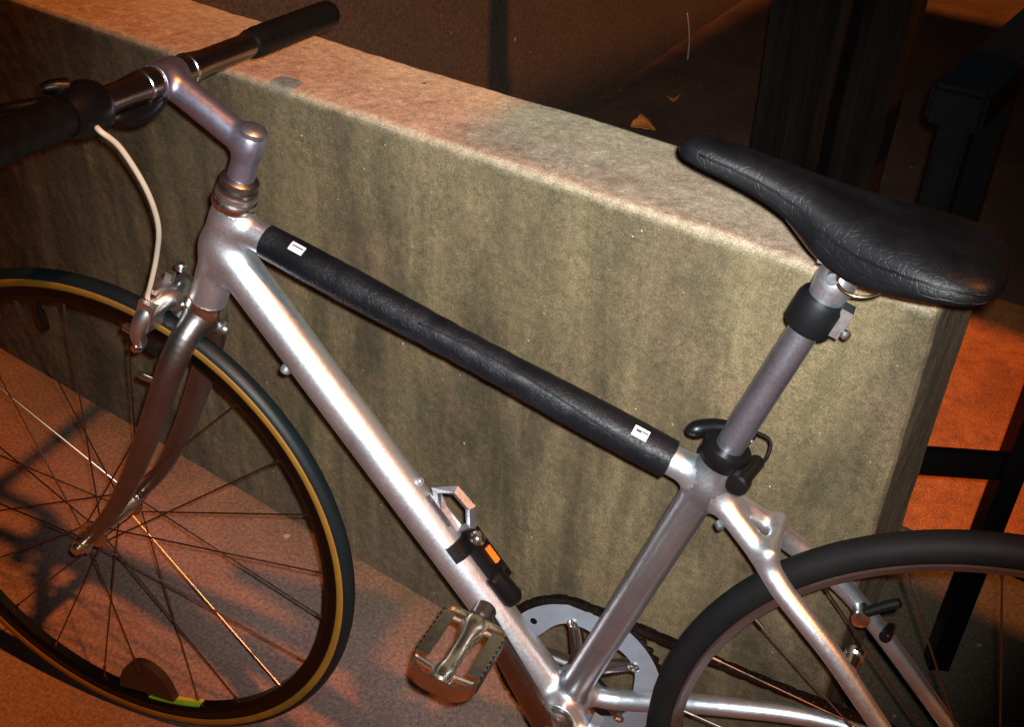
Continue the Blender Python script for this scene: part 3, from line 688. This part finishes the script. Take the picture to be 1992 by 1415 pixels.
# ---- wheels
def ringmesh(prof, n, c, ax, u, v):
    """prof: closed (lateral, radius) outline"""
    V = []; F = []; m_ = len(prof)
    for k in range(n):
        q = 2 * math.pi * k / n; d = u * math.cos(q) + v * math.sin(q)
        for (a, r) in prof: V.append(c + ax * a + d * r)
    for k in range(n):
        k2 = (k + 1) % n
        for i in range(m_): F.append((k * m_ + i, k * m_ + (i + 1) % m_, k2 * m_ + (i + 1) % m_, k2 * m_ + i))
    return V, F
def wheel(c, ax, u, v, front):
    wr = empty('wheel', bike)
    rt = .0118 if front else .0150; Rc = RW - rt
    prof = [(rt * math.cos(q), Rc + rt * math.sin(q)) for q in np.linspace(-.9, math.pi + .9, 22)]
    tyre = mesh_obj('tyre', *ringmesh(prof, 180, c, ax, u, v), TREADM if front else TYREB, wr)
    if front:
        for sy in (1, -1):
            qs = np.linspace(-.50, .28, 7)
            o = [(sy * (rt + .0006) * math.cos(q), Rc + (rt + .0006) * math.sin(q)) for q in qs]
            i_ = [(sy * (rt - .0008) * math.cos(q), Rc + (rt - .0008) * math.sin(q)) for q in qs[::-1]]
            mesh_obj('sidewall_band', *ringmesh(o + i_, 180, c, ax, u, v), OCHRE, tyre)
    ri = .2985
    wr_ = .0098
    prof = [(-wr_, Rc - .0035), (-wr_, .3060), (-.0060, ri), (.0060, ri), (wr_, .3060), (wr_, Rc - .0035), (.0070, Rc - .0035), (.0070, .3085), (-.0070, .3085), (-.0070, Rc - .0035)]
    me_o = mesh_obj('rim', *ringmesh(prof, 180, c, ax, u, v), RIMB if front else RIMG, wr, True, None, 25)
    # hub
    hw = .0350 if front else .0360; fr = .0185
    mb = MB(); mb.lathe(c - ax * .050, ax, [(0, .0055), (.008, .0055), (.009, .0120), (.0135, .0125), (.014, fr), (.017, fr), (.018, .013), (.030, .0105), (.050, .0100), (.070, .0105), (.082, .013), (.083, fr), (.086, fr), (.0865, .0125), (.091, .0120), (.092, .0055), (.100, .0055)], 28)
    mb.obj('hub', CHROME if front else ALU_D, wr)
    # spokes: 24, crossed
    ns = 24
    off = .13 if front else .05
    for k in range(ns):
        sy = 1 if k % 2 == 0 else -1; lead = 1 if (k // 2) % 2 == 0 else -1
        qr = 2 * math.pi * k / ns + off; qh = qr + lead * 1.05
        d0 = u * math.cos(qh) + v * math.sin(qh); d1 = u * math.cos(qr) + v * math.sin(qr)
        a = c + ax * .0345 * sy + d0 * fr * .86; b = c + ax * .0028 * sy + d1 * (ri + .003)
        nip = b - (b - a) / np.linalg.norm(b - a) * .014
        mb = MB(); mb.tube([a, nip], .00105, 7); mb.tube([nip, b], .0019, 7); mb.obj('spoke', SPOKEM, wr)
    return wr, ri
fw, ri = wheel(FA, L2, F2, HD, True)
rw, _ = wheel(RA, A3(0, 1, 0), A3(1, 0, 0), A3(0, 0, 1), False)
def WP(f, l, h): return FA + F2 * f + L2 * l + HD * h
# valve, spoke reflector and rim sticker on the front wheel
dv = np.array((.1917 - .049, -.1367 + .378)); dv /= np.linalg.norm(dv)
mb = MB(); mb.tube([WP(dv[0] * .299, 0, dv[1] * .299), WP(dv[0] * .270, 0, dv[1] * .270)], .0030, 10); mb.tube([WP(dv[0] * .283, 0, dv[1] * .283), WP(dv[0] * .262, 0, dv[1] * .262), WP(dv[0] * .258, 0, dv[1] * .258)], [.0048, .0045, .0025], 12); mb.obj('valve', BLACK, fw)
def WA(r, a): return r * math.cos(a), r * math.sin(a)
a0 = math.atan2(-.262, -.108); V = []; F = []; n = 18
for l in (-.006, .006):
    V.append(WP(*[x for x in (WA(.292, a0)[0], l, WA(.292, a0)[1])]))
    for i in range(n + 1):
        t = math.pi * i / n; da = .0400 * math.cos(t); dr = .298 - .058 * math.sin(t) ** .8; f, h = WA(dr, a0 + da / .27); V.append(WP(f, l, h))
m1 = n + 2
for i in range(n):
    F.append((0, 1 + i, 2 + i)); F.append((m1, m1 + 2 + i, m1 + 1 + i)); F.append((1 + i, m1 + 1 + i, m1 + 2 + i, 2 + i))
mesh_obj('spoke_reflector', V, F, AMBER, fw, True, None, 40)
def sticker(a0, a1, l0, l1, r, mt):
    V = []; F = []; n = 10
    for i in range(n + 1):
        f, h = WA(r, a0 + (a1 - a0) * i / n); f2, h2 = WA(r + .003, a0 + (a1 - a0) * i / n)
        V += [WP(f, l0, h), WP(f, l1, h), WP(f2, l0, h2), WP(f2, l1, h2)]
    for i in range(n): F.append((i * 4, i * 4 + 1, i * 4 + 5, i * 4 + 4)); F.append((i * 4 + 2, i * 4 + 6, i * 4 + 7, i * 4 + 3)); F.append((i*4, i*4+4, i*4+6, i*4+2)); F.append((i*4+1, i*4+3, i*4+7, i*4+5))
    F.append((0, 2, 3, 1)); F.append((n * 4, n * 4 + 1, n * 4 + 3, n * 4 + 2))
    return mesh_obj('rim_sticker', V, F, mt, fw, False)
sa0 = math.atan2(-.2904, -.1238); sa1 = math.atan2(-.2422, -.1967)
sticker(sa0, sa1, .0003, .0066, .2970, LIMEST); sticker(sa0, sa1, -.0062, -.0003, .2972, LIMEY)

# ---- crankset
CR = -.045
def ringpt(r, a, l): return BB + A3(r * math.cos(a), l, r * math.sin(a))
def chainring():
    nt_ = 50; V = []; F = []; n = nt_ * 4; ro = .0985
    prof = []
    for k in range(n):
        a = 2 * math.pi * k / n; r = ro + (.0030 if k % 4 in (1,) else (.0014 if k % 4 in (0, 2) else -.0018))
        # inner edge: five scalloped windows
        x = (a * 5 / (2 * math.pi)) % 1; ri_ = .066 - .006 * (abs(x - .5) < .12) * 1.0
        prof.append((a, r, .0655 + .0030 * math.cos(5 * a)))
    teeth = [(a, r, .0945) for a, r, _ in prof]; prof = [(a, .0945, i_) for a, _, i_ in prof]
    o = ring_band('chainring', prof, n, RINGM, crankset)
    ring_band('chainring_teeth', teeth, n, DARKST, o)
    return o
def ring_band(name, prof, n, mt, par):
    V = []; F = []
    for l in (CR - .0016, CR + .0016):
        for (a, r, i_) in prof: V.append(ringpt(r, a, l))
        for (a, r, i_) in prof: V.append(ringpt(i_, a, l))
    for k in range(n):
        k2 = (k + 1) % n
        F.append((k, k2, n + k2, n + k)); F.append((2 * n + k, 3 * n + k, 3 * n + k2, 2 * n + k2))
        F.append((k, 2 * n + k, 2 * n + k2, k2)); F.append((n + k, n + k2, 3 * n + k2, 3 * n + k))
    return mesh_obj(name, V, F, mt, par, False)
crankset = empty('crankset', bike)
cring = chainring()
ca = math.atan2(.151, .078)
for k in range(5):
    a = ca + .25 + 2 * math.pi * k / 5
    p = [ringpt(.016, a, CR - .004), ringpt(.045, a, CR - .004), ringpt(.068, a, CR - .0035)]
    mb = MB(); mb.tube(p, [.0105, .0085, .0075], 12); mb.obj('spider_arm', CRANKM, crankset)
    mb = MB(); mb.lathe(ringpt(.0690, a, CR - .006), (0, 1, 0), [(0, .0065), (.0095, .0065), (.0105, .005), (.0108, .0028), (.0085, .0024), (.0085, .0)], 16); mb.obj('chainring_bolt', CHROME, crankset)
for k in range(5):
    a = ca + .25 + 2 * math.pi * (k + .5) / 5
    mb = MB(); mb.lathe(ringpt(.0800, a, CR + .0012), (0, 1, 0), [(0, .0042), (.0008, .0042), (.0009, .0)], 14); mb.obj('ring_hole', BLACK, cring)
def crank(sy):
    e = BB + A3(sy * .078, sy * .074, sy * .151); o = BB + A3(0, sy * .052, 0); root = MB()
    d = (e - o); d /= np.linalg.norm(d); z = np.cross(d, (0, 1, 0)); z /= np.linalg.norm(z); y = np.cross(z, d)
    V = []; F = []; n = 12; m_ = 14
    for i in range(n):
        t = i / (n - 1); wd = .0145 + (.0105 - .0145) * t; th = .0085 - .0020 * t; c = o + (e - o) * t
        for k in range(m_):
            q = 2 * math.pi * k / m_; cx, sx = math.cos(q), math.sin(q)
            V.append(c + z * wd * math.copysign(abs(cx) ** .6, cx) + y * th * math.copysign(abs(sx) ** .6, sx))
    for i in range(n - 1):
        for k in range(m_): F.append((i * m_ + k, i * m_ + (k + 1) % m_, (i + 1) * m_ + (k + 1) % m_, (i + 1) * m_ + k))
    F.append(tuple(range(m_ - 1, -1, -1))); F.append(tuple((n - 1) * m_ + k for k in range(m_)))
    root.add(V, F); root.lathe(o - A3(0, sy * .010, 0), (0, sy, 0), [(0, .015), (.022, .016), (.024, .012)], 20); root.lathe(e - A3(0, sy * .008, 0), (0, sy, 0), [(0, .0118), (.016, .0118), (.017, .009)], 20)
    root.obj('crank_arm', CRANKM, crankset); return e
def pedal(e, sy):
    pr = empty('pedal', bike); X, Y_, Z = A3(.98, 0, .16), A3(0, sy, 0), A3(-.16, 0, .98)
    P = lambda a, b, c: e + X * a + Y_ * b + Z * c
    mb = MB(); mb.lathe(P(0, .006, 0), Y_, [(0, .0065), (.006, .0065), (.008, .0120), (.016, .0135), (.026, .0115), (.034, .0085), (.070, .0080), (.078, .0100), (.086, .0110), (.094, .0100), (.097, .005)], 24); mb.obj('pedal_body', PEDALM, pr)
    # cage: flat steel band bent round the body
    loop = []
    for (cx, cy, a0_, a1_) in ((.012, .082, 0, math.pi / 2), (-.012, .082, math.pi / 2, math.pi), (-.020, .024, math.pi, 1.5 * math.pi), (.020, .024, 1.5 * math.pi, 2 * math.pi)):
        rx = .021 if cy > .05 else .013; ry = .024 if cy > .05 else .010
        for q in np.linspace(a0_, a1_, 9): loop.append((cx + rx * math.cos(q), cy + ry * math.sin(q)))
    V = []; F = []; n = len(loop); hz = .0095
    for k in range(n):
        a, b = loop[k]; a2, b2 = loop[(k + 1) % n]; a1, b1 = loop[k - 1]; t = np.array((a2 - a1, b2 - b1)); t /= np.linalg.norm(t); nn = np.array((t[1], -t[0]))
        for (o_, z_) in ((-.001, -hz), (.001, -hz), (.001, hz), (-.001, hz)): V.append(P(a + nn[0] * o_, b + nn[1] * o_, z_))
    for k in range(n):
        for i in range(4): F.append((k * 4 + i, k * 4 + (i + 1) % 4, ((k + 1) % n) * 4 + (i + 1) % 4, ((k + 1) % n) * 4 + i))
    mesh_obj('pedal_cage', V, F, PEDALM, pr, True, None, 40)
    for sx in (1, -1):
        mb = MB(); mb.box(P(sx * .0265, .054, .0085), .0125, .060, .0016, X, Y_, Z); mb.obj('side_plate', PEDALM, pr, False)
    # toothed side plates
    for sx in (1, -1):
        mb = MB(); xx = sx * .0335
        mb.box(P(xx, .053, -.001), .0016, .066, .013, X, Y_, Z)
        for i in range(9): mb.box(P(xx, .024 + i * .0073, .0075), .0016, .0040, .0050, X, Y_, Z)
        mb.obj('toothed_plate', DARKST, pr, False)
    for bb_ in ([P(-.032, .084, 0), P(0, .088, 0), P(.032, .084, 0)], [P(-.030, .022, 0), P(0, .020, 0), P(.030, .022, 0)]):
        mb = MB(); mb.tube(bb_, .0026, 8); mb.obj('cage_bar', PEDALM, pr)
    return pr
for sy in (1, -1):
    e = crank(sy); pedal(e, sy)
mb = MB(); mb.lathe(BB + A3(0, .0345, 0), (0, 1, 0), [(0, .0205), (.003, .0205), (.004, .0180), (.006, .0180), (.007, .0165), (.010, .0100), (.020, .0095)], 28); mb.obj('bearing_cup', FORKM, bike)
mb = MB(); mb.lathe(BB + A3(0, -.0345, 0), (0, -1, 0), [(0, .0205), (.004, .0200), (.006, .010), (.014, .0095)], 24); mb.obj('bearing_cup', FORKM, bike)
mb = MB(); mb.box(BB + A3(-.040, .020, .004), .012, .014, .010, (.9, 0, .3), (0, 1, 0), (-.3, 0, .9)); mb.obj('stand_plate', ALU_D, bike)

# ---- chain and rear cog
def cog():
    n = 64; V = []; F = []; c = RA + A3(0, CR, 0)
    for l in (-.0016, .0016):
        for k in range(n):
            a = 2 * math.pi * k / n; r = .0345 + (.0028 if k % 4 == 1 else (-.0012 if k % 4 == 3 else .0012)); V.append(c + A3(r * math.cos(a), l, r * math.sin(a)))
    F = [tuple(range(n - 1, -1, -1)), tuple(range(n, 2 * n))] + [(k, (k + 1) % n, n + (k + 1) % n, n + k) for k in range(n)]
    return mesh_obj('rear_cog', V, F, DARKST, bike, False)
cog()
def chain():
    r1, r2 = .1000, .0350; c1 = (BB[0], BB[2]); c2 = (RA[0], RA[2]); dx, dz = c1[0] - c2[0], c1[1] - c2[1]; D = math.hypot(dx, dz)
    base = math.atan2(dz, dx); al = math.acos((r1 - r2) / D); pts = []
    a_top = base + al; a_bot = base - al
    for q in np.linspace(a_bot, a_top, 120): pts.append((c1[0] + r1 * math.cos(q), c1[1] + r1 * math.sin(q)))
    for q in np.linspace(a_top, a_bot + 2 * math.pi, 50): pts.append((c2[0] + r2 * math.cos(q), c2[1] + r2 * math.sin(q)))
    pts.append(pts[0]); P = np.array(pts); d = np.r_[0, np.cumsum(np.hypot(*np.diff(P, axis=0).T))]
    n = int(round(d[-1] / .0127 / 2) * 2); ts = np.linspace(0, d[-1], n + 1)[:-1]
    X = np.interp(ts, d, P[:, 0]); Zc = np.interp(ts, d, P[:, 1])
    sag = np.array([-.006 * math.sin(math.pi * np.clip((x - .03) / .36, 0, 1)) if (z > .335) else 0 for x, z in zip(X, Zc)]); Zc = Zc + np.where((X < .40), sag, 0)
    mb = MB()
    for k in range(n):
        a = A3(X[k], CR, Zc[k]); b = A3(X[(k + 1) % n], CR, Zc[(k + 1) % n]); t = b - a; t /= np.linalg.norm(t); z = np.cross(t, (0, 1, 0))
        w_ = .0036 if k % 2 else .0025
        for s_ in (1, -1): mb.box((a + b) / 2 + A3(0, s_ * w_, 0), .0185, .0010, .0074, t, (0, 1, 0), z)
        mb.lathe(a - A3(0, .0042, 0), (0, 1, 0), [(0, .0019), (.0016, .0038), (.0068, .0038), (.0084, .0019)], 8)
    return mb.obj('chain', DARKST, bike, False)
chain()

# ---- clip-on bracket strapped to the far side of the down tube
dtd = (DTb - DTa) / np.linalg.norm(DTb - DTa)
def DP(t, l, u):                                             # along tube, lateral, up off the tube axis
    up_ = np.cross((0, 1, 0), dtd); up_ = up_ if up_[2] > 0 else -up_
    return DTa + dtd * t + A3(0, l, 0) + up_ * u
acc = empty('lock_bracket', bike)
T0 = .335
st_ = [DP(T0 + .058 + .004 * math.sin(q), .0230 * math.cos(q), .0230 * math.sin(q)) for q in np.linspace(.62, 2.9, 22)]
V = []; F = []
for i, p in enumerate(st_):
    up_ = p - DP(T0 + .058, 0, 0); up_ /= np.linalg.norm(up_)
    wq = .010
    for (a, r) in ((-wq, -.001), (wq, -.001), (wq, .0016), (-wq, .0016)): V.append(p + dtd * a + up_ * r)
for i in range(len(st_) - 1):
    for k in range(4): F.append((i * 4 + k, i * 4 + (k + 1) % 4, (i + 1) * 4 + (k + 1) % 4, (i + 1) * 4 + k))
F += [(3, 2, 1, 0), tuple((len(st_) - 1) * 4 + k for k in range(4))]
mesh_obj('strap', V, F, BLACK, acc, True, None, 30)
hexp = [(-.022, .026), (-.010, .042), (.016, .044), (.034, .033), (.030, .020), (.000, .019)]
hexp = [DP(T0 + .018 + a * .95, -.010 - (b - .02) * .35, b - .001) for a, b in hexp]
mesh_obj('hexagon_loop', *sweep(hexp, .0060, 4, closed=True), ALU_D, acc, False)
mb = MB(); mb.box(DP(T0 + .014, .004, .0245), .040, .004, .003, dtd, (0, 1, 0), np.cross(dtd, (0, 1, 0))); mb.obj('hinge_pin', CHROME, acc, False)
mb = MB(); mb.box(DP(T0 + .088, -.010, .0255), .064, .024, .016, dtd, (0, 1, 0), np.cross(dtd, (0, 1, 0)))
mb.tube([DP(T0 + .106, -.004, .026), DP(T0 + .140, -.006, .026), DP(T0 + .146, -.006, .026)], [.0115, .0125, .009], 16); mb.obj('bracket_body', BLACK, acc)
mb = MB(); mb.lathe(DP(T0 + .064, -.008, .033), np.cross(dtd, (0, 1, 0)) * (1 if np.cross(dtd, (0, 1, 0))[2] > 0 else -1), [(-.002, .0088), (.004, .0088), (.007, .0065), (.008, .002)], 14); mb.obj('bracket_bolt', CHROME, acc)
mb = MB(); mb.box(DP(T0 + .088, -.012, .0345), .020, .006, .005, dtd, (0, 1, 0), np.cross(dtd, (0, 1, 0))); mb.obj('orange_reflector', ORANGEP, acc, False)
mb = MB(); mb.box(DP(T0 + .108, -.004, .0345), .004, .030, .004, dtd, (0, 1, 0), np.cross(dtd, (0, 1, 0))); mb.obj('clip', CHROME, acc, False)
mb = MB(); mb.lathe(DP(T0 - .022, -.002, .018), np.cross((0, 1, 0), dtd) * (1 if np.cross((0, 1, 0), dtd)[2] > 0 else -1), [(0, .0045), (.006, .0045), (.008, .003)], 12); mb.obj('bottle_boss', ALU, bike)

# ---- rear brake fittings on the stays
mb = MB(); mb.lathe((.1600, .046, .5085), (-.12, -1, .05), [(0, .0075), (.016, .0075), (.018, .0095), (.024, .0095), (.025, .006)], 18); mb.obj('brake_boss', CHROME, bike)
mb = MB(); mb.lathe((.1600, -.046, .5085), (-.12, 1, .05), [(0, .0075), (.014, .0075), (.016, .009), (.020, .009), (.021, .006)], 18); mb.obj('brake_boss', CHROME, bike)
mb = MB(); mb.tube(spline([(.133, -.026, .497), (.130, -.040, .494), (.127, -.056, .490)], 5), [.004, .0055, .006, .006, .0058, .0055, .0052, .005, .0048, .0045, .003], 12); mb.obj('brake_cable_guide', BLACK, bike)
mb = MB(); mb.tube(spline([(.156, -.026, .520), (.142, -.028, .531), (.128, -.030, .541)], 6), [.003] + [.0052] * 11 + [.003], 12); mb.obj('brake_pad', RUBBER, bike)
